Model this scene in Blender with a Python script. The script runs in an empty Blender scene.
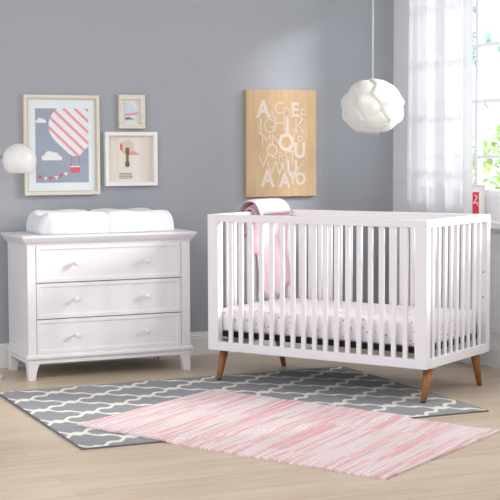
import bpy, bmesh, math, random
from math import sin, cos, pi, radians
from mathutils import Vector, Matrix
random.seed(7)
S = bpy.context.scene
COL = S.collection

# ------------------------------------------------------------------ camera
cam_d = bpy.data.cameras.new('camera'); cam = bpy.data.objects.new('camera', cam_d); COL.objects.link(cam)
yaw, pitch, roll = 0.4172, 0.0722, -0.0038
Fv = Vector((sin(yaw)*cos(pitch), cos(yaw)*cos(pitch), -sin(pitch)))
Rv = Vector((cos(yaw), -sin(yaw), 0)); Uv = Rv.cross(Fv)
R2 = Rv*cos(roll) + Uv*sin(roll); U2 = -Rv*sin(roll) + Uv*cos(roll)
M = Matrix((R2, U2, -Fv)).transposed().to_4x4(); M.translation = Vector((-4.6971, -8.1911, 1.3103))
cam.matrix_world = M
cam_d.sensor_width = 36; cam_d.lens = 1378.97/500*36; cam_d.clip_end = 100
S.camera = cam

# ------------------------------------------------------------------ world, lights, exposure
W = bpy.data.worlds.new('world'); S.world = W; W.use_nodes = True
bgn = W.node_tree.nodes['Background']
bgn.inputs[0].default_value = (0.95, 0.98, 1.0, 1)
_n = W.node_tree.nodes; _l = W.node_tree.links           # hazy sky, brighter on the sun's side (+x)
_tc = _n.new('ShaderNodeTexCoord'); _sx = _n.new('ShaderNodeSeparateXYZ'); _mr = _n.new('ShaderNodeMapRange')
_mr.inputs['From Min'].default_value = -.1; _mr.inputs['From Max'].default_value = .6
_mr.inputs['To Min'].default_value = 1.15; _mr.inputs['To Max'].default_value = 1.35
_l.new(_tc.outputs['Generated'], _sx.inputs[0]); _l.new(_sx.outputs[0], _mr.inputs[0]); _l.new(_mr.outputs[0], bgn.inputs[1])
sd_ = bpy.data.lights.new('sun', 'SUN'); sd_.energy = 4.3; sd_.angle = radians(11); sd_.color = (1, .985, .955)
sun = bpy.data.objects.new('sun', sd_); COL.objects.link(sun)
sun.rotation_euler = Vector((-.807, .429, -.407)).to_track_quat('-Z', 'Y').to_euler()

def area(name, loc, target, sx, sy, power, col=(1, 1, 1)):
    d = bpy.data.lights.new(name, 'AREA'); d.shape = 'RECTANGLE'; d.size = sx; d.size_y = sy
    d.energy = power; d.color = col
    o = bpy.data.objects.new(name, d); COL.objects.link(o); o.location = loc
    o.rotation_euler = (Vector(target)-Vector(loc)).to_track_quat('-Z', 'Y').to_euler()
    return o
# daylight falling in through the tall window, plus an added overhead fill for the left side
area('window_daylight', (0.35, -2.75, 1.85), (-2.2, -1.5, 0.75), 1.9, 1.3, 40, (1.0, 0.985, 0.96))
area('overhead_fill', (-4.6, -3.6, 2.45), (-2.6, -1.4, 0.0), 2.0, 1.4, 62, (1.0, 0.99, 0.98))
S.view_settings.view_transform = 'Standard'; S.view_settings.look = 'None'
S.view_settings.gamma = 1; S.view_settings.use_curve_mapping = False
S.view_settings.exposure = 0.0

# ------------------------------------------------------------------ materials
def lin(c):
    return tuple(((x/255)/12.92 if x/255 <= .04045 else ((x/255+.055)/1.055)**2.4) for x in c)
def mat(name, rgb, rough=.5, metal=0, spec=.5, bump=None, var=None, trans=0, coat=0):
    m = bpy.data.materials.new(name); m.use_nodes = True
    nt = m.node_tree; b = nt.nodes['Principled BSDF']
    c = lin(rgb) + (1,)
    b.inputs['Base Color'].default_value = c; b.inputs['Roughness'].default_value = rough
    b.inputs['Metallic'].default_value = metal; b.inputs['Specular IOR Level'].default_value = spec
    b.inputs['Coat Weight'].default_value = coat
    tc = nt.nodes.new('ShaderNodeTexCoord')
    if var:
        n = nt.nodes.new('ShaderNodeTexNoise'); n.inputs['Scale'].default_value = var[0]; n.inputs['Detail'].default_value = 4
        mp = nt.nodes.new('ShaderNodeMapping'); mp.inputs['Scale'].default_value = var[2] if len(var) > 2 else (1, 1, 1)
        nt.links.new(tc.outputs['Object'], mp.inputs[0]); nt.links.new(mp.outputs[0], n.inputs['Vector'])
        r = nt.nodes.new('ShaderNodeValToRGB')
        k = var[1]
        r.color_ramp.elements[0].position = .3; r.color_ramp.elements[1].position = .7
        r.color_ramp.elements[0].color = tuple(x*(1-k) for x in c[:3])+(1,)
        r.color_ramp.elements[1].color = tuple(min(1, x*(1+k)) for x in c[:3])+(1,)
        nt.links.new(n.outputs['Fac'], r.inputs[0]); nt.links.new(r.outputs[0], b.inputs['Base Color'])
    if bump:
        n = nt.nodes.new('ShaderNodeTexNoise'); n.inputs['Scale'].default_value = bump[0]
        nt.links.new(tc.outputs['Object'], n.inputs['Vector'])
        bp = nt.nodes.new('ShaderNodeBump'); bp.inputs['Strength'].default_value = bump[1]; bp.inputs['Distance'].default_value = .004
        nt.links.new(n.outputs['Fac'], bp.inputs['Height']); nt.links.new(bp.outputs[0], b.inputs['Normal'])
    return m

class NT:
    """small helper for building node graphs"""
    def __init__(s, m): s.nt = m.node_tree; s.b = s.nt.nodes['Principled BSDF']
    def n(s, t, **kw):
        o = s.nt.nodes.new(t)
        for k, v in kw.items(): setattr(o, k, v)
        return o
    def math(s, op, a, b=None, c=None):
        o = s.n('ShaderNodeMath', operation=op)
        for i, x in enumerate((a, b, c)):
            if x is None: continue
            if isinstance(x, (int, float)): o.inputs[i].default_value = x
            else: s.nt.links.new(x, o.inputs[i])
        return o.outputs[0]
    def link(s, a, b): s.nt.links.new(a, b)
    def ramp(s, fac, stops, interp='LINEAR'):
        r = s.n('ShaderNodeValToRGB'); cr = r.color_ramp; cr.interpolation = interp
        while len(cr.elements) < len(stops): cr.elements.new(.5)
        for e, (p, c) in zip(cr.elements, stops): e.position = p; e.color = lin(c)+(1,)
        s.link(fac, r.inputs[0]); return r.outputs[0]
    def mix(s, f, a, b, blend='MIX'):
        o = s.n('ShaderNodeMix', data_type='RGBA', blend_type=blend)
        for i, x in ((0, f), (6, a), (7, b)):
            if isinstance(x, (int, float)): o.inputs[i].default_value = x
            elif isinstance(x, tuple): o.inputs[i].default_value = lin(x)+(1,)
            else: s.link(x, o.inputs[i])
        return o.outputs[2]

m_wall = mat('wall_paint_blue_grey', (167, 171, 179), .85, bump=(300, .05), var=(1.5, .015))
m_whitewall = mat('wall_paint_white', (240, 241, 244), .8, bump=(300, .05))
m_ceil = mat('ceiling_paint', (240, 240, 240), .9)
m_trim = mat('trim_white_gloss', (236, 237, 239), .4, bump=(40, .02))
m_dresser = mat('dresser_white_paint', (233, 231, 237), .38, bump=(60, .03))
m_crib = mat('crib_white_lacquer', (241, 239, 245), .35, bump=(60, .02))
m_gap = mat('gap_shade_dark', (78, 75, 78), .8)  # shade of the drawer gaps put into a dark colour
m_black = mat('black_metal', (24, 22, 24), .5, metal=.3)
m_steel = mat('bolt_steel', (140, 142, 148), .35, metal=.8)
m_wood = mat('honey_oak_leg', (160, 104, 58), .45, var=(9, .18, (8, 8, 1)))
m_frame_cream = mat('cream_frame_wood', (225, 219, 206), .5, var=(20, .03, (1, 1, 6)))
m_frame_gold = mat('frame_inner_lip', (205, 194, 172), .45)
m_frame_white = mat('white_frame_wood', (240, 239, 238), .45)
m_mat = mat('mat_board', (232, 240, 244), .9)
m_mat2 = mat('cream_mat_board', (232, 229, 222), .9)
m_backing = mat('linen_backing', (229, 220, 212), .9, var=(60, .03))
m_pr_blue = mat('print_slate_blue', (160, 171, 189), .9)
m_pr_white = mat('print_white', (236, 238, 242), .9)
m_pr_pink = mat('print_pink', (238, 158, 174), .9)
m_pr_coral = mat('print_coral', (228, 104, 118), .9)
m_pr_sky = mat('print_pale_blue', (205, 224, 236), .9)
m_pr_tan = mat('print_tan', (222, 204, 184), .9)
m_pr_olive = mat('print_olive_brown', (128, 112, 78), .8)
m_pr_dark = mat('print_grey_ink', (118, 112, 112), .8)
m_pr_red = mat('print_red', (226, 62, 78), .8)
m_letter = mat('letter_pale_paint', (219, 204, 191), .8)
m_metalw = mat('white_lamp_metal', (225, 224, 222), .4)
m_cord = mat('cord_white', (214, 216, 218), .6)
m_tag = mat('fabric_tag_grey', (170, 160, 165), .8)

# plywood panel of the letter board
m_board = mat('birch_plywood', (206, 172, 128), .6); g = NT(m_board)
tc = g.n('ShaderNodeTexCoord'); mp = g.n('ShaderNodeMapping'); mp.inputs['Scale'].default_value = (9, 9, 1.2)
g.link(tc.outputs['Object'], mp.inputs[0]); n = g.n('ShaderNodeTexNoise'); n.inputs['Scale'].default_value = 3; n.inputs['Detail'].default_value = 5
g.link(mp.outputs[0], n.inputs['Vector']); g.link(g.ramp(n.outputs['Fac'], [(.3, (196, 164, 124)), (.7, (208, 179, 142))]), g.b.inputs['Base Color'])

# pale oak floor boards running along x
m_floor = mat('pale_oak_floor', (198, 176, 148), .38, spec=.45); g = NT(m_floor)
tc = g.n('ShaderNodeTexCoord'); sep = g.n('ShaderNodeSeparateXYZ'); g.link(tc.outputs['Object'], sep.inputs[0])
br = g.n('ShaderNodeTexBrick'); br.offset = .37; br.inputs['Scale'].default_value = 1
br.inputs['Brick Width'].default_value = 1.6; br.inputs['Row Height'].default_value = .13; br.inputs['Mortar Size'].default_value = .0012
br.inputs['Color1'].default_value = lin((216, 202, 183))+(1,); br.inputs['Color2'].default_value = lin((207, 191, 169))+(1,)
br.inputs['Mortar'].default_value = lin((178, 160, 136))+(1,); br.inputs['Mortar Smooth'].default_value = .3
g.link(tc.outputs['Object'], br.inputs['Vector'])
mp = g.n('ShaderNodeMapping'); mp.inputs['Scale'].default_value = (1.2, 14, 1); g.link(tc.outputs['Object'], mp.inputs[0])
n = g.n('ShaderNodeTexNoise'); n.inputs['Scale'].default_value = 2.2; n.inputs['Detail'].default_value = 6; g.link(mp.outputs[0], n.inputs['Vector'])
gr = g.ramp(n.outputs['Fac'], [(.3, (236, 231, 225)), (.7, (255, 255, 255))])
g.link(g.mix(1.0, br.outputs['Color'], gr, 'MULTIPLY'), g.b.inputs['Base Color'])

# grey trellis rug
m_rug = mat('grey_trellis_rug', (150, 152, 158), .95, spec=.1); g = NT(m_rug)
tc = g.n('ShaderNodeTexCoord'); sep = g.n('ShaderNodeSeparateXYZ'); g.link(tc.outputs['Object'], sep.inputs[0])
u = g.math('PINGPONG', g.math('DIVIDE', g.math('SUBTRACT', sep.outputs[0], 2.13-.206*20), .206), 1)
v = g.math('PINGPONG', g.math('DIVIDE', g.math('SUBTRACT', sep.outputs[1], 1.57-.158*20), .158), 1)
sn = g.math('MULTIPLY', g.math('SINE', g.math('MULTIPLY', u, 4*pi)), .11)
d = g.math('ABSOLUTE', g.math('ADD', g.math('SUBTRACT', v, u), sn))
ku = g.math('MINIMUM', g.math('ADD', u, v), g.math('SUBTRACT', 2, g.math('ADD', u, v)))      # diamond shaped knots where cells meet
d = g.math('MINIMUM', d, g.math('SUBTRACT', ku, .16))
line = g.math('SUBTRACT', 1, g.math('MULTIPLY', g.math('SUBTRACT', d, .095), 14))
line.node.use_clamp = True
n = g.n('ShaderNodeTexNoise'); n.inputs['Scale'].default_value = 90; g.link(tc.outputs['Object'], n.inputs['Vector'])
base = g.ramp(n.outputs['Fac'], [(.3, (150, 152, 158)), (.7, (161, 163, 169))])
g.link(g.mix(line, base, (238, 237, 228)), g.b.inputs['Base Color'])
bp = g.n('ShaderNodeBump'); bp.inputs['Strength'].default_value = .5; bp.inputs['Distance'].default_value = .004
n2 = g.n('ShaderNodeTexNoise'); n2.inputs['Scale'].default_value = 260; g.link(tc.outputs['Object'], n2.inputs['Vector'])
g.link(n2.outputs['Fac'], bp.inputs['Height']); g.link(bp.outputs[0], g.b.inputs['Normal'])
m_bind = mat('rug_binding_dark_grey', (112, 113, 118), .9)

# pink chindi rug: stripes along local x, stitched rows
m_pink = mat('pink_rag_weave', (235, 190, 198), .95, spec=.1); g = NT(m_pink)
tc = g.n('ShaderNodeTexCoord')
mp = g.n('ShaderNodeMapping'); mp.inputs['Scale'].default_value = (.5, 14, 1); g.link(tc.outputs['Object'], mp.inputs[0])
n = g.n('ShaderNodeTexNoise'); n.inputs['Scale'].default_value = 1.5; n.inputs['Detail'].default_value = 5; n.inputs['Roughness'].default_value = .7
g.link(mp.outputs[0], n.inputs['Vector'])
stripe = g.ramp(n.outputs['Fac'], [(.30, (206, 186, 180)), (.38, (226, 208, 208)), (.43, (247, 240, 243)), (.53, (245, 230, 235)),
                                    (.57, (234, 168, 180)), (.61, (246, 232, 236)), (.67, (224, 204, 202)), (.76, (236, 180, 188))])
sep = g.n('ShaderNodeSeparateXYZ'); g.link(tc.outputs['Object'], sep.inputs[0])
row = g.math('MULTIPLY', sep.outputs[1], 1/.022); fr = g.math('FLOOR', row)
off = g.math('MULTIPLY', fr, .5)
dash = g.math('FRACT', g.math('ADD', g.math('MULTIPLY', sep.outputs[0], 1/.034), off))
knot = g.math('MULTIPLY', g.math('SINE', g.math('MULTIPLY', dash, pi)), g.math('SINE', g.math('MULTIPLY', g.math('FRACT', row), pi)))
wn = g.n('ShaderNodeTexWhiteNoise', noise_dimensions='2D'); cb = g.n('ShaderNodeCombineXYZ')
g.link(fr, cb.inputs[0]); g.link(g.math('FLOOR', g.math('MULTIPLY', sep.outputs[0], 1.7)), cb.inputs[1]); g.link(cb.outputs[0], wn.inputs['Vector'])
rowmix = g.math('MULTIPLY', g.math('GREATER_THAN', wn.outputs['Value'], .80), .42)
c1 = g.mix(rowmix, stripe, (236, 160, 173))
c2 = g.mix(g.math('MULTIPLY', g.math('SUBTRACT', 1, knot), .38), c1, (196, 160, 162))
g.link(c2, g.b.inputs['Base Color'])
bp = g.n('ShaderNodeBump'); bp.inputs['Strength'].default_value = .6; bp.inputs['Distance'].default_value = .006
g.link(knot, bp.inputs['Height']); g.link(bp.outputs[0], g.b.inputs['Normal'])

# dotted crib sheet
m_sheet = mat('dotted_cotton_sheet', (245, 240, 245), .85, spec=.2); g = NT(m_sheet)
tc = g.n('ShaderNodeTexCoord')
vo = g.n('ShaderNodeTexVoronoi'); vo.inputs['Scale'].default_value = 34; vo.inputs['Randomness'].default_value = .85
g.link(tc.outputs['Object'], vo.inputs['Vector'])
dot = g.math('LESS_THAN', vo.outputs['Distance'], .25)
sp = g.n('ShaderNodeSeparateColor'); g.link(vo.outputs['Color'], sp.inputs[0])
keep = g.math('MULTIPLY', dot, g.math('GREATER_THAN', sp.outputs[0], .25))
dc = g.ramp(sp.outputs[1], [(0, (238, 120, 140)), (.4, (246, 178, 188)), (.7, (214, 178, 128)), (.9, (190, 150, 190))], 'CONSTANT')
g.link(g.mix(keep, (247, 243, 247), dc), g.b.inputs['Base Color'])

# quilted minky pad
m_pad = mat('minky_pad_cover', (238, 239, 245), .9, spec=.15); g = NT(m_pad)
tc = g.n('ShaderNodeTexCoord'); vo = g.n('ShaderNodeTexVoronoi'); vo.inputs['Scale'].default_value = 62; vo.inputs['Randomness'].default_value = .2
g.link(tc.outputs['Object'], vo.inputs['Vector'])
bp = g.n('ShaderNodeBump'); bp.inputs['Strength'].default_value = .55; bp.inputs['Distance'].default_value = .006; bp.invert = True
g.link(vo.outputs['Distance'], bp.inputs['Height']); g.link(bp.outputs[0], g.b.inputs['Normal'])

m_blanket = mat('pale_pink_knit', (240, 213, 222), .95, spec=.1, bump=(140, .6), var=(6, .04))
m_blanket2 = mat('rose_pink_edge', (232, 188, 197), .95, spec=.1, bump=(140, .5))

# sheer curtain
m_sheer = bpy.data.materials.new('sheer_voile'); m_sheer.use_nodes = True
nt = m_sheer.node_tree; nt.nodes.clear()
o = nt.nodes.new('ShaderNodeOutputMaterial'); tr = nt.nodes.new('ShaderNodeBsdfTransparent'); tl = nt.nodes.new('ShaderNodeBsdfTranslucent')
df = nt.nodes.new('ShaderNodeBsdfDiffuse'); m1 = nt.nodes.new('ShaderNodeMixShader'); m2 = nt.nodes.new('ShaderNodeMixShader')
tl.inputs[0].default_value = (.80, .81, .85, 1); df.inputs[0].default_value = (.78, .79, .83, 1); tr.inputs[0].default_value = (.98, .98, 1, 1)
m1.inputs[0].default_value = .5; m2.inputs[0].default_value = .90
nt.links.new(tl.outputs[0], m1.inputs[1]); nt.links.new(df.outputs[0], m1.inputs[2])
nt.links.new(tr.outputs[0], m2.inputs[1]); nt.links.new(m1.outputs[0], m2.inputs[2]); nt.links.new(m2.outputs[0], o.inputs[0])
# thin window glass
m_glass = bpy.data.materials.new('window_glass'); m_glass.use_nodes = True
nt = m_glass.node_tree; nt.nodes.clear()
o = nt.nodes.new('ShaderNodeOutputMaterial'); tr = nt.nodes.new('ShaderNodeBsdfTransparent'); gl = nt.nodes.new('ShaderNodeBsdfGlossy')
gl.inputs['Roughness'].default_value = .02; m1 = nt.nodes.new('ShaderNodeMixShader'); m1.inputs[0].default_value = .05
nt.links.new(tr.outputs[0], m1.inputs[1]); nt.links.new(gl.outputs[0], m1.inputs[2]); nt.links.new(m1.outputs[0], o.inputs[0])
# opal shades
def opal(name, rgb, rough):
    m = mat(name, rgb, rough); b = m.node_tree.nodes['Principled BSDF']
    b.inputs['Subsurface Weight'].default_value = .25; b.inputs['Subsurface Radius'].default_value = (.03, .03, .03)
    return m
m_shade = opal('pendant_paper_white', (226, 226, 222), .6)
m_globe = opal('opal_glass_white', (238, 238, 240), .25)
m_leaf = mat('leaf_light_green', (186, 218, 138), .6, var=(3, .2))
m_leaf2 = mat('leaf_pale_teal', (170, 208, 190), .6, var=(3, .1))
m_bark = mat('bark', (120, 100, 80), .9)
m_ground = mat('outside_paving', (230, 232, 228), .9)

# ------------------------------------------------------------------ mesh helpers
def box(bm, x0, x1, y0, y1, z0, z1, mi=0):
    vs = [bm.verts.new((x, y, z)) for z in (z0, z1) for y in (y0, y1) for x in (x0, x1)]
    for f in ((0, 2, 3, 1), (4, 5, 7, 6), (0, 1, 5, 4), (2, 6, 7, 3), (0, 4, 6, 2), (1, 3, 7, 5)):
        q = bm.faces.new([vs[i] for i in f]); q.material_index = mi
def loft(bm, rings, closed=True, caps=True, mi=0):
    rv = [[bm.verts.new(p) for p in r] for r in rings]
    n = len(rv[0])
    for a, b in zip(rv, rv[1:]):
        for i in range(n if closed else n-1):
            f = bm.faces.new((a[i], a[(i+1) % n], b[(i+1) % n], b[i])); f.material_index = mi
    if caps and closed:
        bm.faces.new(rv[0][::-1]).material_index = mi; bm.faces.new(rv[-1]).material_index = mi
    return rv
def tube(bm, pts, r, n=12, mi=0):
    rings = []
    for i, p in enumerate(pts):
        p = Vector(p); a = Vector(pts[max(0, i-1)]); b = Vector(pts[min(len(pts)-1, i+1)])
        t = (b-a).normalized(); q = t.orthogonal().normalized() if abs(t.z) < .99 else Vector((1, 0, 0)); w = t.cross(q)
        rr = r[i] if isinstance(r, (list, tuple)) else r
        rings.append([p+q*rr*cos(2*pi*k/n)+w*rr*sin(2*pi*k/n) for k in range(n)])
    loft(bm, rings, mi=mi)
def lathe(bm, prof, c=(0, 0, 0), axis='z', n=32, mi=0):
    rings = []
    for r, h in prof:
        ring = []
        for k in range(n):
            a = 2*pi*k/n; x, y = r*cos(a), r*sin(a)
            ring.append(Vector(c)+(Vector((x, y, h)) if axis == 'z' else Vector((x, -h, y)) if axis == 'y' else Vector((h, x, y))))
        rings.append(ring)
    loft(bm, rings, mi=mi)
def link(name, bm, mats, parent=None, bevel=0, smooth=False, sub=0):
    bmesh.ops.recalc_face_normals(bm, faces=bm.faces)
    me = bpy.data.meshes.new(name); bm.to_mesh(me); bm.free()
    for m in (mats if isinstance(mats, (list, tuple)) else [mats]): me.materials.append(m)
    o = bpy.data.objects.new(name, me); COL.objects.link(o)
    if parent: o.parent = parent
    if smooth:
        for p in me.polygons: p.use_smooth = True
    if bevel:
        b = o.modifiers.new('bevel', 'BEVEL'); b.width = bevel; b.segments = 2; b.limit_method = 'ANGLE'; b.angle_limit = radians(40)
    if sub:
        s = o.modifiers.new('sub', 'SUBSURF'); s.levels = sub; s.render_levels = sub
    return o
def boxo(name, dims, mats, parent=None, bevel=.002):
    bm = bmesh.new(); box(bm, *dims); return link(name, bm, mats, parent, bevel)
def tag(o, label, cat, group=None):
    o['label'] = label; o['category'] = cat
    if group: o['group'] = group
    return o
def thing(name, label, cat, loc=(0, 0, 0), rz=0, group=None):
    o = bpy.data.objects.new(name, None); COL.objects.link(o); o.location = loc; o.rotation_euler = (0, 0, rz)
    o.empty_display_size = .1
    return tag(o, label, cat, group)
def struct(o): o['kind'] = 'structure'; return o

# ------------------------------------------------------------------ room
XL, YF, H = -6.5, -9.5, 2.6
struct(boxo('floor', (XL, .12, YF, .12, -.06, 0), m_floor, bevel=0))
struct(boxo('wall_back', (XL, .12, 0, .12, 0, H), m_wall, bevel=0))
struct(boxo('ceiling', (XL, .12, YF, .12, H, H+.05), m_ceil, bevel=0))
# right wall with a wide window opening
WY0, WY1, WZ0, WZ1 = -3.62, -.33, 1.035, 2.50
bm = bmesh.new()
box(bm, 0, .12, YF, 0, 0, WZ0); box(bm, 0, .12, YF, 0, WZ1, H); box(bm, 0, .12, WY1, 0, WZ0, WZ1); box(bm, 0, .12, YF, WY0, WZ0, WZ1)
struct(link('wall_right', bm, m_whitewall))
def baseboard(name, horizontal):
    prof = [(0, 0), (.016, 0), (.016, .105), (.012, .112), (.013, .122), (.008, .132), (.006, .148), (0, .148)]
    bm = bmesh.new()
    if horizontal: rings = [[(x, -d, z) for d, z in prof] for x in (XL, -.016)]
    else: rings = [[(-d, y, z) for d, z in prof] for y in (YF, 0)]
    loft(bm, rings); return struct(link(name, bm, m_trim))
baseboard('baseboard_back', True); baseboard('baseboard_right', False)
# window: frame, muntins, glass
win = bpy.data.objects.new('window_1', None); COL.objects.link(win); struct(win)
bm = bmesh.new()
box(bm, .015, .10, WY0, WY1, WZ0, WZ0+.03); box(bm, .015, .10, WY0, WY1, WZ1-.04, WZ1)
box(bm, .015, .10, WY0, WY0+.04, WZ0, WZ1); box(bm, .015, .10, WY1-.02, WY1, WZ0, WZ1)
link('window_frame', bm, m_trim, win)
bm = bmesh.new()
ys = [(-.704, -.635, .02, .08), (-.985, -.955, .03, .07)]
y = -.97
while y-.33 > WY0+.1:
    y -= .33; ys.append((y-.015, y+.015, .03, .07))
for a, b, x0, x1 in ys: box(bm, x0, x1, a, b, WZ0+.03, WZ1-.04)
for z in (1.265, 1.605, 1.945, 2.285): box(bm, .038, .062, WY0+.04, WY1-.02, z-.011, z+.011)
link('muntins', bm, m_trim, win)
boxo('glass_pane', (.049, .052, WY0+.02, WY1-.01, WZ0+.01, WZ1-.02), m_glass, win, 0)
# apron panel, deep ledge and panelled lower wall under the window
struct(boxo('trim_1', (-.135, 0, WY0-.1, -.30, .845, .885), m_trim, bevel=.006))
bm = bmesh.new()
box(bm, -.012, 0, WY0, -.3, .885, 1.035); struct(link('trim_2', bm, m_trim))
bm = bmesh.new()
for k in range(6):
    y1 = -.36-k*.78; y0 = y1-.70
    for a in ((y0, y1, .20, .24), (y0, y1, .77, .81), (y0, y0+.04, .24, .77), (y1-.04, y1, .24, .77)): box(bm, -.012, 0, *a)
struct(link('trim_3', bm, m_trim, bevel=.003))

# ------------------------------------------------------------------ outside: ground and leafy bushes
og = boxo('outside_ground', (.13, 9, -9.5, 9, -.3, -.25), m_ground, bevel=0); struct(og)
def bush(label, c, r, n, lm, seed):
    rnd = random.Random(seed)
    t = thing('leafy_bush', label, 'bush', (c[0], c[1], -.25))
    bm = bmesh.new(); top = c[2]+.25
    tube(bm, [(0, -.9, 0), (.03, -.8, top*.5), (0, -.6, top-.3)], [.02, .014, .006], 8)
    for k in range(1):
        a = k*2.4; h = top-.6+k*.09
        tube(bm, [(0, -.65, h-.1), (cos(a)*r[0]*.4, sin(a)*r[1]*.4, h+.1), (cos(a)*r[0]*.8, sin(a)*r[1]*.8, h+.2)], [.006, .005, .003], 6)
    link('stem', bm, m_bark, t)
    bm = bmesh.new()
    cl = [Vector((rnd.gauss(0, .45)*r[0], rnd.gauss(0, .45)*r[1], top+rnd.gauss(0, .5)*r[2])) for _ in range(max(4, n//14))]
    for k in range(n):
        p = rnd.choice(cl)+Vector((rnd.gauss(0, .07), rnd.gauss(0, .07), rnd.gauss(0, .07)))
        q = Matrix.Rotation(rnd.uniform(0, 6.28), 3, 'Z') @ Matrix.Rotation(rnd.uniform(-1.2, 1.2), 3, 'X')
        l = rnd.uniform(.06, .11); w = l*.33
        pts = [(0, 0, 0), (w, l*.35, .008), (w*.8, l*.7, .004), (0, l, -.01), (-w*.8, l*.7, .004), (-w, l*.35, .008)]
        vs = [bm.verts.new(p+q @ Vector(v)) for v in pts]; bm.faces.new(vs)
    f = link('foliage', bm, lm, t)
    s = f.modifiers.new('thick', 'SOLIDIFY'); s.thickness = .002
bush('lime green leafy bush seen low through the window glass', (1.25, .85, 1.28), (.6, .5, .22), 210, m_leaf, 3)
bush('pale blue green foliage high behind the window glass', (1.7, 1.4, 2.1), (.6, .6, .4), 110, m_leaf2, 5)

# ------------------------------------------------------------------ curtain
ct = thing('sheer_curtain', 'white sheer curtain hanging over the window in the room corner', 'curtain', (-.165, -.46, 0))
bm = bmesh.new(); NY, NZ = 150, 24; grid = []
for j in range(NZ+1):
    z = .03+2.44*j/NZ; row = []
    for i in range(NY+1):
        s = i/NY; y = -.735*s*(1.0+.02*(1-z/2.4)) - (.04*(z/2.4-.5))*(1-s)
        x = .030*sin(s*2*pi*4+.9*sin(s*7)) + .006*sin(s*2*pi*11+z*.8)
        row.append(bm.verts.new((x*(.75+.25*(1-z/2.4)), y, z)))
    grid.append(row)
for j in range(NZ):
    for i in range(NY): bm.faces.new((grid[j][i], grid[j][i+1], grid[j+1][i+1], grid[j+1][i]))
link('curtain_panel', bm, m_sheer, ct, smooth=True)
rod = thing('curtain_rod', 'thin white curtain rod above the window', 'curtain rod', (-.165, -.2, 2.48))
bm = bmesh.new(); tube(bm, [(0, .1, 0), (0, -3.6, 0)], .011, 12); link('rod', bm, m_metalw, rod, smooth=True)
for yy in (0, -1.7, -3.5): boxo('bracket', (0, .165, yy-.01, yy+.01, -.01, .01), m_metalw, rod)

# framed red print on the window ledge, half behind the curtain edge
fr = thing('picture_frame', 'small cream frame with red print standing on the window ledge behind the crib', 'picture frame', (-.075, -1.135, .885), radians(-32))
bm = bmesh.new(); box(bm, -.052, -.040, -.009, .009, 0, .215); box(bm, .040, .052, -.009, .009, 0, .215)
box(bm, -.04, .04, -.009, .009, 0, .012); box(bm, -.04, .04, -.009, .009, .203, .215)
link('frame_border', bm, m_frame_cream, fr, .001)
boxo('mat_board', (-.04, .04, -.004, .004, .012, .203), m_frame_white, fr, 0)
bm = bmesh.new(); box(bm, -.022, .016, -.0055, -.0042, .025, .168, 0)
# white curving stroke on the red print
pts = [(-.012, .15), (.006, .142), (-.004, .12), (-.016, .10), (.006, .108), (.010, .085)]
for (a, b), (c, d2) in zip(pts, pts[1:]):
    tube(bm, [(a, -.006, b), (c, -.006, d2)], .0028, 6, 1)
link('print', bm, [m_pr_red, m_pr_white], fr)

# ------------------------------------------------------------------ rugs
RX0, RX1, RY0, RY1 = -2.95, -.845, -2.425, -.875
rug = thing('area_rug', 'grey area rug with cream trellis pattern lying under the crib', 'rug', (RX0, RY0, 0))
bm = bmesh.new(); box(bm, 0, RX1-RX0, 0, RY1-RY0, 0, .009); link('pile', bm, m_rug, rug, .003)
bm = bmesh.new(); L_, D_ = RX1-RX0, RY1-RY0
for a in ((-.006, L_+.006, -.006, 0), (-.006, L_+.006, D_, D_+.006), (-.006, 0, 0, D_), (L_, L_+.006, 0, D_)): box(bm, *a, 0, .0085)
link('binding', bm, m_bind, rug, .002)

P1, P2, P3 = Vector((-2.835, -1.955)), Vector((-1.885, -1.34)), Vector((-1.076, -2.878)); P4 = Vector((-2.02, -3.47))
ra = math.atan2(P2.y-P1.y, P2.x-P1.x)+.08
bm = bmesh.new(); NU, NV = 60, 90
ca, sa = cos(-ra), sin(-ra)
def hgt(p):
    d = min(p.x-RX0+.02, RX1+.02-p.x, p.y-RY0+.02, RY1-p.y+.02)
    t = max(0, min(1, d/.05+.5)); return .010*t*t*(3-2*t)
top, bot = [], []
for j in range(NV+1):
    v = j/NV; ta, ba = [], []
    for i in range(NU+1):
        u = i/NU
        p = (P1*(1-u)+P2*u)*(1-v)+(P4*(1-u)+P3*u)*v
        edge = .006*sin(v*40)*(1 if i in (0, NU) else 0)+.004*sin(u*37)*(1 if j in (0, NV) else 0)
        p = p+Vector((edge, edge*.5)); q = p-P1; l = (q.x*ca-q.y*sa, q.x*sa+q.y*ca)
        h = hgt(p); ta.append(bm.verts.new((l[0], l[1], h+.009))); ba.append(bm.verts.new((l[0], l[1], h+.0005)))
    top.append(ta); bot.append(ba)
for j in range(NV):
    for i in range(NU):
        bm.faces.new((top[j][i], top[j][i+1], top[j+1][i+1], top[j+1][i])); bm.faces.new((bot[j][i], bot[j+1][i], bot[j+1][i+1], bot[j][i+1]))
for j in range(NV):
    bm.faces.new((top[j][0], top[j+1][0], bot[j+1][0], bot[j][0])); bm.faces.new((top[j][NU], bot[j][NU], bot[j+1][NU], top[j+1][NU]))
for i in range(NU):
    bm.faces.new((top[0][i], bot[0][i], bot[0][i+1], top[0][i+1])); bm.faces.new((top[NV][i], top[NV][i+1], bot[NV][i+1], bot[NV][i]))
pk = link('rag_rug', bm, m_pink); pk.location = (P1.x, P1.y, 0); pk.rotation_euler = (0, 0, ra)
tag(pk, 'pink and white striped woven rag rug lying across the front of the grey rug', 'rug')

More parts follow.
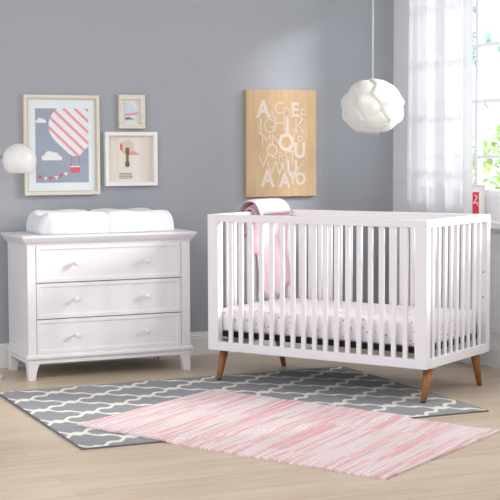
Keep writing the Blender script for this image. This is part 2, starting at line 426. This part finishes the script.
# ------------------------------------------------------------------ dresser
DX, DY = -2.70, -.555; DW, DD, DH = 1.0, .47, .83
dr = thing('dresser', 'white three drawer dresser against the grey wall with changing pad on top', 'dresser', (DX, DY, 0))
bm = bmesh.new()
box(bm, .01, .035, .012, DD, .10, .785); box(bm, .965, .99, .012, DD, .10, .785); box(bm, .035, .965, DD-.012, DD, .10, .785)
box(bm, .035, .965, .012, DD-.012, .12, .14)
# face frame: stiles and rails around the drawer openings
box(bm, .005, .054, 0, .03, .14, .79); box(bm, .940, .995, 0, .03, .14, .79)
for z0, z1 in ((.14, .1485), (.775, .79)): box(bm, .054, .940, .001, .03, z0, z1)
link('carcass', bm, m_dresser, dr, .0015)
bm = bmesh.new(); box(bm, .054, .940, .024, .028, .148, .775); link('drawer_gap_shade', bm, m_gap, dr)  # dark sheet behind the drawers, painted-in shade for the gap lines
# crown top with cove moulding
prof = [(-.000, .770), (.004, .782), (.014, .792), (.024, .806), (.030, .816), (.032, .818), (.032, .830)]
bm = bmesh.new(); rings = []
for e, z in prof: rings.append([(-e+.003, -e, z), (DW-.003+e, -e, z), (DW-.003+e, DD+.003, z), (-e+.003, DD+.003, z)])
loft(bm, rings); link('dresser_top', bm, m_dresser, dr, .0015)
# base moulding
prof = [(.000, .095), (.000, .118), (.010, .122), (.014, .128), (.014, .138), (.006, .146), (.000, .150)]
bm = bmesh.new(); rings = []
for e, z in prof: rings.append([(-e+.003, -e-.001, z), (DW-.003+e, -e-.001, z), (DW-.003+e, DD+.001, z), (-e+.003, DD+.001, z)])
loft(bm, rings); link('base_moulding', bm, m_dresser, dr, .001)
for sx in (0, 1):
    for sy in (0, 1):
        bm = bmesh.new(); rings = []
        for z, w in ((0, .042), (.05, .050), (.085, .062), (.098, .072)):
            ix = (.004, .004+w) if sx == 0 else (DW-.004-w, DW-.004)
            iy = (.002, .002+w) if sy == 0 else (DD-.002-w, DD-.002)
            rings.append([(ix[0], iy[0], z), (ix[1], iy[0], z), (ix[1], iy[1], z), (ix[0], iy[1], z)])
        loft(bm, rings); link('leg', bm, m_dresser, dr, .002)
for z0, z1, kz in ((.1505, .3475, .252), (.3525, .5555, .459), (.5605, .7705, .668)):
    bm = bmesh.new(); x0, x1 = .0570, .9370
    def rect(i, y): return [(x0+i, y, z0+i), (x1-i, y, z0+i), (x1-i, y, z1-i), (x0+i, y, z1-i)]
    rings = [rect(0, .0235), rect(0, .001), rect(.0015, -.0005), rect(.020, -.0005), rect(.023, .003), rect(.030, .0045)]
    loft(bm, rings)
    dw = link('drawer', bm, m_dresser, dr)
    for kx in (.286, .713):
        bm = bmesh.new()
        lathe(bm, [(.007, -.002), (.006, .010), (.007, .014), (.014, .019), (.0165, .026), (.014, .032), (.006, .035)], (kx, .002, kz), 'y', 20)
        link('knob', bm, m_dresser, dw, smooth=True)

# changing pad: contoured, two quilted halves
PX0, PX1, PY0, PY1 = -2.600, -1.760, -.515, -.095
bm = bmesh.new(); NX, NYY = 96, 44; lay = []
Lp, Dp = PX1-PX0, PY1-PY0
def padh(s, t):
    e = min(s, 1-s)*Lp; f = min(t, 1-t)*Dp
    rd = lambda d, r: max(0., 1-(1-max(0., min(1, d/r)))**2.4)**.5
    h = .114*rd(e, .075)*rd(f, .045)**.8
    valley = .030*(.5-.5*cos(2*pi*min(1, max(0, (t-.08)/.84))))*min(1, e/.08)
    seam = .012*math.exp(-((s-.475)*Lp/.012)**2)
    puff = .004*sin(s*Lp*28)*sin(t*Dp*22)
    return max(.0, h-valley-seam+puff*min(1, e/.1)*min(1, f/.05))
rows = []
for j in range(NYY+1):
    row = []
    for i in range(NX+1):
        s, t = i/NX, j/NYY
        s = .5-.5*cos(pi*s)*(.55)-(.45)*(.5-s) if True else s
        t = .5-.5*cos(pi*t)*(.6)-.4*(.5-t)
        cx = abs(2*s-1)**6; cy = abs(2*t-1)**6; k = .035*cx*cy
        seam = .010*math.exp(-((s-.475)*Lp/.012)**2)*(2*t-1)
        x = PX0+s*Lp+(-k if s > .5 else k); y = PY0+t*Dp-(k if t > .5 else -k)-seam
        row.append(bm.verts.new((x, y, .012+padh(s, t))))
    rows.append(row)
for j in range(NYY):
    for i in range(NX): bm.faces.new((rows[j][i], rows[j][i+1], rows[j+1][i+1], rows[j+1][i]))
bd = [rows[0][i] for i in range(NX+1)]+[rows[j][NX] for j in range(1, NYY+1)]+[rows[NYY][i] for i in range(NX-1, -1, -1)]+[rows[j][0] for j in range(NYY-1, 0, -1)]
cc = Vector(((PX0+PX1)/2, (PY0+PY1)/2, 0))
lo = [bm.verts.new((cc.x+(w.co.x-cc.x)*.985, cc.y+(w.co.y-cc.y)*.97, 0)) for w in bd]
for i in range(len(bd)): bm.faces.new((bd[i], bd[(i+1) % len(bd)], lo[(i+1) % len(bd)], lo[i]))
bm.faces.new(lo[::-1])
for w in bm.verts: w.co -= Vector((cc.x, cc.y, 0))
pad = link('changing_pad', bm, m_pad, smooth=True); pad.location = (cc.x, cc.y, DH+.001)
tag(pad, 'white quilted contoured changing pad lying on the dresser top', 'changing pad')

# ------------------------------------------------------------------ crib
KL, KD, ZB, ZT = 1.37, .778, .188, .953
crib = thing('crib', 'white slatted baby crib with splayed wooden legs in front of the window', 'crib', (-1.0514, -2.181, 0), -1.0096)
PW, PD, RH, BH = .070, .045, .040, .050      # local x runs -KL..0, local y 0..KD
for x0 in (-KL, -PW):
    for y0 in (0, KD-PD):
        boxo('post', (x0, x0+PW, y0, y0+PD, ZB, ZT), m_crib, crib, .003)
for y0 in (0, KD-.035):
    boxo('top_rail', (-KL+PW, -PW, y0, y0+.035, ZT-RH, ZT), m_crib, crib, .003)
    boxo('bottom_rail', (-KL+PW, -PW, y0, y0+.035, ZB, ZB+BH), m_crib, crib, .003)
for x0 in (-KL, -.035):
    boxo('top_rail', (x0, x0+.035, PD, KD-PD, ZT-RH, ZT), m_crib, crib, .003)
    boxo('bottom_rail', (x0, x0+.035, PD, KD-PD, ZB, ZB+BH), m_crib, crib, .003)
sw, sd = .0135, .0065
slat_me = None
def slat(x, y, turn):
    global slat_me
    if slat_me is None:
        bm = bmesh.new(); box(bm, -sw, sw, -sd, sd, ZB+BH-.004, ZT-RH+.004); o = link('slat', bm, m_crib, crib, .002); slat_me = o
    else:
        o = slat_me.copy(); COL.objects.link(o); o.parent = crib
    o.location = (x, y, 0); o.rotation_euler = (0, 0, pi/2 if turn else 0)
for k in range(17):
    x = -.130-k*(1.094/16); slat(x, .0175, False); slat(x, KD-.0175, False)
for k in range(9):
    y = KD/2+(k-4)*.0715; slat(-KL+.0175, y, True); slat(-.0175, y, True)
# bolts on the inside of posts
def bolt(c, axis):
    bm = bmesh.new(); lathe(bm, [(.005, 0), (.005, .002), (.003, .003)], c, axis, 12); link('bolt', bm, m_steel, crib)
for z in (.82, .578): bolt((-KL+PW, .022, z), 'x')
for z in (.634, .495): bolt((-.022, KD-PD, z), 'y')
# tapered splayed legs
for sx in (0, 1):
    for sy in (0, 1):
        x0 = -.040 if sx else -KL+.040; y0 = .105 if not sy else KD-.105
        fx = x0; fy = .045 if not sy else KD-.045
        zf = 0 if sy else .0095
        bm = bmesh.new(); tube(bm, [(fx, fy, zf+.004), (x0+(fx-x0)*.5, (y0+fy)/2, ZB*.5), (x0, y0, ZB-.001)], [.0145, .020, .0265], 20)
        link('leg', bm, m_wood, crib, smooth=True)
        bm = bmesh.new(); box(bm, x0-.034, x0+.034, y0-.05, y0+.05, ZB-.003, ZB+.014); link('leg_plate', bm, m_crib, crib)
        link_bm = bmesh.new(); tube(link_bm, [(fx, fy, zf), (fx, fy, zf+.005)], .012, 12); link('foot_pad', link_bm, m_black, crib)
# mattress support and corner brackets
bm = bmesh.new()
box(bm, -KL+.05, -.05, .045, .075, .262, .290); box(bm, -KL+.05, -.05, KD-.075, KD-.045, .262, .290)
box(bm, -KL+.05, -KL+.08, .075, KD-.075, .262, .290); box(bm, -.08, -.05, .075, KD-.075, .262, .290)
for k in range(9):
    x = -KL+.18+k*.126; box(bm, x, x+.02, .075, KD-.075, .270, .282)
link('mattress_support', bm, m_black, crib)
for x in (-KL+.040, -.046):
    for y in (.052, KD-.060):
        bm = bmesh.new(); box(bm, x-.003, x+.009, y-.006, y+.012, .275, .350); link('bracket', bm, m_black, crib)

# mattress with dotted sheet
mx0, mx1, my0, my1 = -KL+.054, -.054, .052, KD-.052
bm = bmesh.new(); box(bm, mx0-(mx0+mx1)/2, mx1-(mx0+mx1)/2, my0-(my0+my1)/2, my1-(my0+my1)/2, 0, .132)
mt = link('crib_mattress', bm, m_sheet, None)
b = mt.modifiers.new('bevel', 'BEVEL'); b.width = .018; b.segments = 4; b.limit_method = 'ANGLE'
for p in mt.data.polygons: p.use_smooth = True
tag(mt, 'crib mattress in white sheet with tiny pink and gold dots inside the crib', 'mattress')
mt.matrix_world = Matrix.Translation((-1.0514, -2.181, 0)) @ Matrix.Rotation(-1.0096, 4, 'Z') @ Matrix.Translation(((mx0+mx1)/2, (my0+my1)/2, .291))

# blanket over the left side rail, near the back corner
bm = bmesh.new()
def drape(v0, v1, zin, zout, off, thick, nv=22, mi=0, ph=0.):
    xc = -KL+.0175; prof = []
    hw = .0175+off
    for k in range(14): prof.append((xc+hw+.010*sin(k*.5+ph), zin+(ZT-.02-zin)*k/13))
    for k in range(1, 10):
        a = pi*k/10; prof.append((xc+hw*cos(a), ZT-.012+(.012+off+.004)*sin(a)))
    for k in range(8): prof.append((xc-hw-.004*sin(k*.8+ph), ZT-.02-(ZT-.02-zout)*k/7))
    A, B = [], []
    n = len(prof)
    for i, (x, z) in enumerate(prof):
        a = prof[max(0, i-1)]; b2 = prof[min(n-1, i+1)]
        tx, tz = b2[0]-a[0], b2[1]-a[1]; l = math.hypot(tx, tz); nx, nz = tz/l, -tx/l
        ra_, rb_ = [], []
        for j in range(nv+1):
            s = j/nv; v = v0+(v1-v0)*s
            hang = 1 if (i < 14) else 0
            rip = (.009*sin(s*13+ph+z*4)+.004*sin(s*29+z*9))*hang*min(1, (ZT-z)*4)
            pinch = 1-.03*hang*min(1, (ZT-z)*1.5)
            vv = (v0+v1)/2+(v-(v0+v1)/2)*pinch
            edge = min(1, min(s, 1-s)*9)**.5
            th = thick*edge
            ra_.append(bm.verts.new((x+rip-nx*0, vv, z))); rb_.append(bm.verts.new((x+rip+nx*th if z > zin else x+rip+nx*th, vv, z+nz*th)))
        A.append(ra_); B.append(rb_)
    for i in range(n-1):
        for j in range(nv):
            bm.faces.new((A[i][j], A[i][j+1], A[i+1][j+1], A[i+1][j])).material_index = mi
            bm.faces.new((B[i][j], B[i+1][j], B[i+1][j+1], B[i][j+1])).material_index = mi
    for i in range(n-1):
        for j in (0, nv): bm.faces.new((A[i][j], A[i+1][j], B[i+1][j], B[i][j])).material_index = mi
    for j in range(nv):
        for i in (0, n-1): bm.faces.new((A[i][j], A[i][j+1], B[i][j+1], B[i][j])).material_index = mi
drape(.425, .650, .445, .83, .016, .022, ph=0)
drape(.622, .728, .500, .80, .034, .020, nv=12, ph=1.)
drape(.395, .730, .925, .80, .055, .012, ph=2.)
drape(.400, .428, .70, .82, .008, .016, nv=6, mi=1, ph=2.)
bl = link('baby_blanket', bm, [m_blanket, m_blanket2], smooth=True)
bl.matrix_world = crib_m = Matrix.Translation((-1.0514, -2.181, 0)) @ Matrix.Rotation(-1.0096, 4, 'Z')
tag(bl, 'pale pink knitted blanket folded over the left end rail of the crib', 'blanket')
for a, b in ((.47, .515), (.575, .61)): boxo('tag', (-KL+.066, -KL+.070, a, b, .452, .476), m_tag, bl, 0)

# ------------------------------------------------------------------ pictures on the wall
def P(name, bm, mats, par, bev=0): return link(name, bm, mats, par, bev)
def flat(bm, pts, y, mi, th=.0006):
    """flat polygon facing the room at depth y"""
    a = [bm.verts.new((x, y, z)) for x, z in pts]; f = bm.faces.new(a); f.material_index = mi
    b = [bm.verts.new((x, y+th, z)) for x, z in pts]; f = bm.faces.new(b[::-1]); f.material_index = mi
    for i in range(len(pts)):
        k = (i+1) % len(pts); q = bm.faces.new((a[i], a[k], b[k], b[i])); q.material_index = mi
def frame_ring(bm, x0, x1, z0, z1, w, y0, y1, mi=0):
    box(bm, x0, x1, y0, y1, z1-w, z1, mi); box(bm, x0, x1, y0, y1, z0, z0+w, mi)
    box(bm, x0, x0+w, y0, y1, z0+w, z1-w, mi); box(bm, x1-w, x1, y0, y1, z0+w, z1-w, mi)
def clip(poly, inside, inter):
    out = []
    for i, p in enumerate(poly):
        q = poly[(i+1) % len(poly)]
        if inside(p): out.append(p)
        if inside(p) != inside(q): out.append(inter(p, q))
    return out
def cliphalf(poly, a, b, c):      # keep a*x+b*z<=c
    f = lambda p: a*p[0]+b*p[1]-c
    def inter(p, q):
        t = f(p)/(f(p)-f(q)); return (p[0]+(q[0]-p[0])*t, p[1]+(q[1]-p[1])*t)
    return clip(poly, lambda p: f(p) <= 0, inter)

# large balloon print
W1, H1 = .475, .608
f1 = thing('picture_frame', 'large cream frame with a pink striped hot air balloon print on grey', 'picture frame', (-2.326, -.002, 1.042))
bm = bmesh.new(); frame_ring(bm, -W1/2, W1/2, 0, H1, .020, -.030, 0); P('frame_border', bm, m_frame_cream, f1, .002)
bm = bmesh.new(); frame_ring(bm, -W1/2+.020, W1/2-.020, .020, H1-.020, .006, -.024, -.004); P('inner_lip', bm, m_frame_gold, f1)
boxo('mat_board', (-W1/2+.026, W1/2-.026, -.012, -.004, .026, H1-.026), m_mat, f1, 0)
bm = bmesh.new()
def z1(a, b): return ((a-176)/306*W1, H1-(b-40)/417*H1)     # crop coordinates measured on the photo -> frame metres
zz = lambda pts: [z1(*p) for p in pts]
flat(bm, zz([(70, 96), (285, 96), (285, 405), (70, 405)]), -.0126, 0)
# balloon envelope outline, clipped by the print edge
cx_, cy_ = 215, 168; env = []
for k in range(0, 46):
    a = radians(-50+k*(280/45)); env.append((cx_+92*cos(a), cy_-92*sin(a)))
# lower part narrows to the mouth
env = [(cx_+92*cos(radians(t)), cy_-90*sin(radians(t))) for t in range(-32, 213, 5)]
env += [(150, 232), (180, 262), (205, 285), (220, 294), (248, 294), (262, 275), (285, 252)]
def clip_print(poly):
    for a, b, c in ((1, 0, 285), (-1, 0, -70), (0, -1, -96), (0, 1, 405)): poly = cliphalf(poly, a, b, c)
    return poly
e = clip_print(env); flat(bm, zz(e), -.0134, 1)
for k in range(-4, 6):       # pink diagonal bands
    c0 = (k*46-5)
    pl = cliphalf(cliphalf(e, 1, -1.0, c0+14+40), -1, 1.0, -(c0+40))
    if len(pl) > 2: flat(bm, zz(pl), -.0142, 2)
for a, b, w in ((93, 146, 1.), (135, 293, 1.9)):      # clouds
    for dx, dy, r in ((-14, 4, 8), (-5, -3, 10), (6, -1, 9), (15, 5, 7)):
        flat(bm, zz(clip_print([(a+dx*w+r*w*cos(t*pi/8), b+dy*w+r*w*.75*sin(t*pi/8)) for t in range(16)])), -.0138-.0001*dx*.1, 1)
    flat(bm, zz(clip_print([(a-21*w, b+3*w), (a+21*w, b+3*w), (a+21*w, b+10*w), (a-21*w, b+10*w)])), -.0146, 1)
flat(bm, zz([(210, 342), (250, 342), (246, 364), (214, 364)]), -.0142, 3)
flat(bm, zz([(208, 336), (252, 336), (252, 341), (208, 341)]), -.0142, 1)
for a, b in ((216, 212), (244, 250)): flat(bm, zz([(a-1.2, 296), (a+1.2, 296), (b+1.2, 338), (b-1.2, 338)]), -.0142, 3)
pr = [(75, 372), (100, 380), (130, 382), (160, 376), (190, 364), (212, 350)]
for (a, b), (c, d2) in zip(pr, pr[1:]): flat(bm, zz([(a, b-1.2), (c, d2-1.2), (c, d2+1.2), (a, b+1.2)]), -.0142, 3)
for k, (a, b) in enumerate(((86, 375), (108, 381), (130, 381), (152, 378), (172, 371), (190, 363))):
    flat(bm, zz([(a-8, b), (a+8, b-1), (a+1, b+16)]), -.0148, 1 if k % 2 else 3)
P('print', bm, [m_pr_blue, m_pr_white, m_pr_pink, m_pr_coral], f1)

# small frame
f2 = thing('picture_frame', 'smallest cream frame hanging above the square white frame', 'picture frame', (-1.877, -.002, 1.447))
w2, h2 = .172, .210
bm = bmesh.new(); rings = []
frame_ring(bm, -w2/2, w2/2, 0, h2, .030, -.032, 0); P('frame_border', bm, m_frame_cream, f2, .004)
boxo('mat_board', (-w2/2+.03, w2/2-.03, -.010, -.003, .03, h2-.03), m_mat2, f2, 0)
bm = bmesh.new()
def z2(a, b): return ((a-168)/116*w2, h2-(b-42)/158*h2)
zz = lambda pts: [z2(*p) for p in pts]
flat(bm, zz([(140, 78), (196, 78), (196, 162), (140, 162)]), -.0106, 0)
flat(bm, zz([(140, 128), (196, 124), (196, 136), (140, 140)]), -.0112, 1)
flat(bm, zz([(140, 150), (158, 146), (182, 158), (160, 156), (143, 159)]), -.0112, 2)
flat(bm, zz([(166, 80), (180, 78), (196, 98), (190, 110), (184, 96)]), -.0112, 3)
flat(bm, zz([(160, 140), (196, 136), (180, 146)]), -.0112, 3)
P('print', bm, [m_pr_sky, m_pr_pink, m_pr_dark, m_pr_white], f2)

# square shadow box
f3 = thing('picture_frame', 'square white shadow box frame with beige circle and pink triangle picture', 'picture frame', (-1.886, -.002, 1.092))
w3, h3 = .342, .335
bm = bmesh.new(); frame_ring(bm, -w3/2, w3/2, 0, h3, .024, -.040, 0); P('frame_border', bm, m_frame_white, f3, .002)
boxo('backing', (-w3/2+.024, w3/2-.024, -.010, -.003, .024, h3-.024), m_backing, f3, 0)
bm = bmesh.new()
def z3(a, b): return ((a-164)/237*w3, h3-(b-217)/243*h3)
zz = lambda pts: [z3(*p) for p in pts]
flat(bm, zz([(112, 240), (206, 240), (206, 440), (112, 440)]), -.0106, 3)
flat(bm, zz([(120, 262), (206, 318), (150, 322), (118, 300)]), -.0112, 1)
flat(bm, zz([(150, 285+0), (206, 320), (168, 322)]), -.0114, 1)
flat(bm, zz([(150+32*cos(t*pi/14), 283+30*sin(t*pi/14)) for t in range(28)]), -.0118, 0)
flat(bm, zz([(117, 275), (127, 270), (129, 298), (120, 300)]), -.0124, 4)
fig = [(143, 290), (150, 286), (158, 290), (160, 306), (156, 320), (155, 345), (160, 358), (158, 372), (150, 376), (142, 372), (140, 358), (145, 345), (145, 320), (141, 306)]
flat(bm, zz(fig), -.0150, 2, .003)
rr = random.Random(2)
for r_ in range(4):
    x = 114
    while x < 170:
        w_ = rr.uniform(3, 9); flat(bm, zz([(x, 402+r_*7), (x+w_, 402+r_*7), (x+w_, 406+r_*7), (x, 406+r_*7)]), -.0112, 5); x += w_+rr.uniform(1.5, 4)
P('print', bm, [m_pr_tan, m_pr_pink, m_pr_olive, m_mat2, m_pr_coral, m_pr_dark], f3)

# alphabet board
bd_ = thing('alphabet_board', 'tall birch plywood board covered with pale capital letters', 'wall art', (-.851, -.002, 1.008))
w4, h4 = .505, .693
boxo('panel', (-w4/2, w4/2, -.028, 0, 0, h4), m_board, bd_, .0015)
bm = bmesh.new()
LT = [('A', 92, 137, 72, 1), ('B', 127, 137, 26, 0), ('C', 157, 122, 50, 0), ('D', 190, 133, 38, 0), ('E', 225, 134, 62, 1), ('F', 258, 150, 50, 0),
      ('I', 82, 208, 68, 0), ('G', 115, 200, 58, 0), ('H', 160, 190, 62, 0), ('I', 191, 212, 76, 1), ('J', 215, 236, 58, 0), ('K', 246, 202, 62, 0),
      ('L', 82, 208, 40, 0), ('M', 104, 256, 50, 0), ('N', 146, 252, 46, 0), ('O', 187, 277, 76, 1), ('P', 246, 254, 42, 0),
      ('Q', 128, 308, 62, 0), ('R', 166, 312, 34, 0), ('S', 188, 314, 34, 0), ('T', 212, 332, 58, 0), ('U', 243, 306, 66, 1),
      ('V', 90, 347, 58, 0), ('W', 142, 378, 58, 0), ('X', 172, 366, 48, 0), ('Y', 238, 372, 40, 0), ('Z', 254, 335, 20, 0), ('U', 211, 376, 62, 1),
      ('A', 109, 424, 74, 1), ('A', 180, 428, 62, 1), ('Y', 213, 416, 48, 1), ('O', 246, 417, 52, 1)]
for i, (ch, a, b, hh, bold) in enumerate(LT):
    cu = bpy.data.curves.new('glyph', 'FONT'); cu.body = ch; cu.align_x = 'CENTER'; cu.size = 1; cu.extrude = .0; cu.offset = .035 if bold else -.012
    to = bpy.data.objects.new('glyph', cu); COL.objects.link(to)
    dg = bpy.context.evaluated_depsgraph_get(); me = bpy.data.meshes.new_from_object(to.evaluated_get(dg))
    bpy.data.objects.remove(to)
    ysv = [w.co.y for w in me.vertices]; xsv = [w.co.x for w in me.vertices]
    sc = hh/443*h4/(max(ysv)-min(ysv)); cxm = (max(xsv)+min(xsv))/2; y0m = min(ysv)
    px, pz = (a-168)/293*w4, h4-(b-22)/443*h4
    vs = [bm.verts.new(((w.co.x-cxm)*sc*.9+px, -.0286-.00003*i, (w.co.y-y0m)*sc+pz)) for w in me.vertices]
    for f in me.polygons:
        try: bm.faces.new([vs[k] for k in f.vertices])
        except ValueError: pass
    bpy.data.meshes.remove(me)
me = bpy.data.meshes.new('lettering'); bm.to_mesh(me); bm.free(); me.materials.append(m_letter)
o = bpy.data.objects.new('lettering', me); COL.objects.link(o); o.parent = bd_

# ------------------------------------------------------------------ pendant lamp
pc = Vector((-.714, -1.0, 1.562))
pn = thing('pendant_lamp', 'white cloud shaped pendant lamp hanging in front of the grey wall', 'pendant lamp', pc)
bm = bmesh.new(); bmesh.ops.create_icosphere(bm, subdivisions=6, radius=1)
fib = []
NF = 26
for k in range(NF):
    z = 1-2*(k+.5)/NF; a = k*2.39996+.4; r = (1-z*z)**.5; fib.append(Vector((r*cos(a), r*sin(a), z)))
knb = []
va = -yaw      # knob ring azimuth
for lat, n_, ph, amp in ((10, 6, 0, .015), (-24, 6, 0, .012)):
    for k in range(n_):
        a = va+k*2*pi/n_+ph; knb.append((Vector((cos(a)*cos(radians(lat)), sin(a)*cos(radians(lat)), sin(radians(lat)))), amp))
for w in bm.verts:
    d = w.co.normalized(); an = sorted(d.angle(f) for f in fib); r = .178
    r *= 1-.16*an[0]**2
    r += .0025*min(1, (an[1]-an[0])*6)
    f0 = min(fib, key=lambda f: d.angle(f)); tv = f0.cross(Vector((.3, .5, .81))).normalized(); r += .014*(d-f0).dot(tv)
    for kd, amp in knb:
        t = d.angle(kd); r += amp*math.exp(-(t/.20)**2)
    if d.z > .93: r *= 1-.25*(d.z-.93)
    if d.z < -.85: r *= 1-.35*(-.85-d.z)
    w.co = d*r; w.co.z *= .94
link('shade', bm, m_shade, pn, smooth=True)
bm = bmesh.new(); tube(bm, [(0, 0, .16), (0, 0, H-pc.z)], .0035, 8); link('cord', bm, m_cord, pn, smooth=True)
bm = bmesh.new(); lathe(bm, [(.05, H-pc.z-.001), (.05, H-pc.z-.02), (.02, H-pc.z-.03)], (0, 0, 0), 'z', 24); link('ceiling_cap', bm, m_metalw, pn)

# ------------------------------------------------------------------ globe floor lamp, mostly beyond the left edge
fl = thing('floor_lamp', 'floor lamp with round white globe shade beside the dresser', 'floor lamp', (-2.935, -.36, 0))
bm = bmesh.new(); lathe(bm, [(.14, 0), (.14, .015), (.13, .022), (.03, .03), (.012, .04)], n=40); link('base', bm, m_metalw, fl, smooth=False)
bm = bmesh.new(); tube(bm, [(0, 0, .03), (0, 0, 1.278)], .009, 12); link('pole', bm, m_metalw, fl, smooth=True)
gx, gy, gz = -2.698+2.935, -.43+.36, 1.257
bm = bmesh.new(); tube(bm, [(0, 0, 1.278), (gx*.5, gy*.5, 1.282), (gx-.085, gy+.02, 1.276)], .006, 10); link('arm', bm, m_steel, fl, smooth=True)
R_ = .0975; bm = bmesh.new(); pf = []
for k in range(29):
    a = radians(90-k*(138/28)); pf.append((max(.001, R_*cos(a)), R_*sin(a)))
pf += [(R_*cos(radians(-48))-.004, R_*sin(radians(-48))+.001)]
for k in range(20, -1, -1):
    a = radians(90-k*(136/20)); pf.append((max(.0008, (R_-.004)*cos(a)), (R_-.004)*sin(a)))
rings = [[(gx+r*cos(2*pi*k/40), gy+r*sin(2*pi*k/40), gz+h) for k in range(40)] for r, h in pf]
loft(bm, rings, caps=False)
gs = link('globe_shade', bm, m_globe, fl, smooth=True)
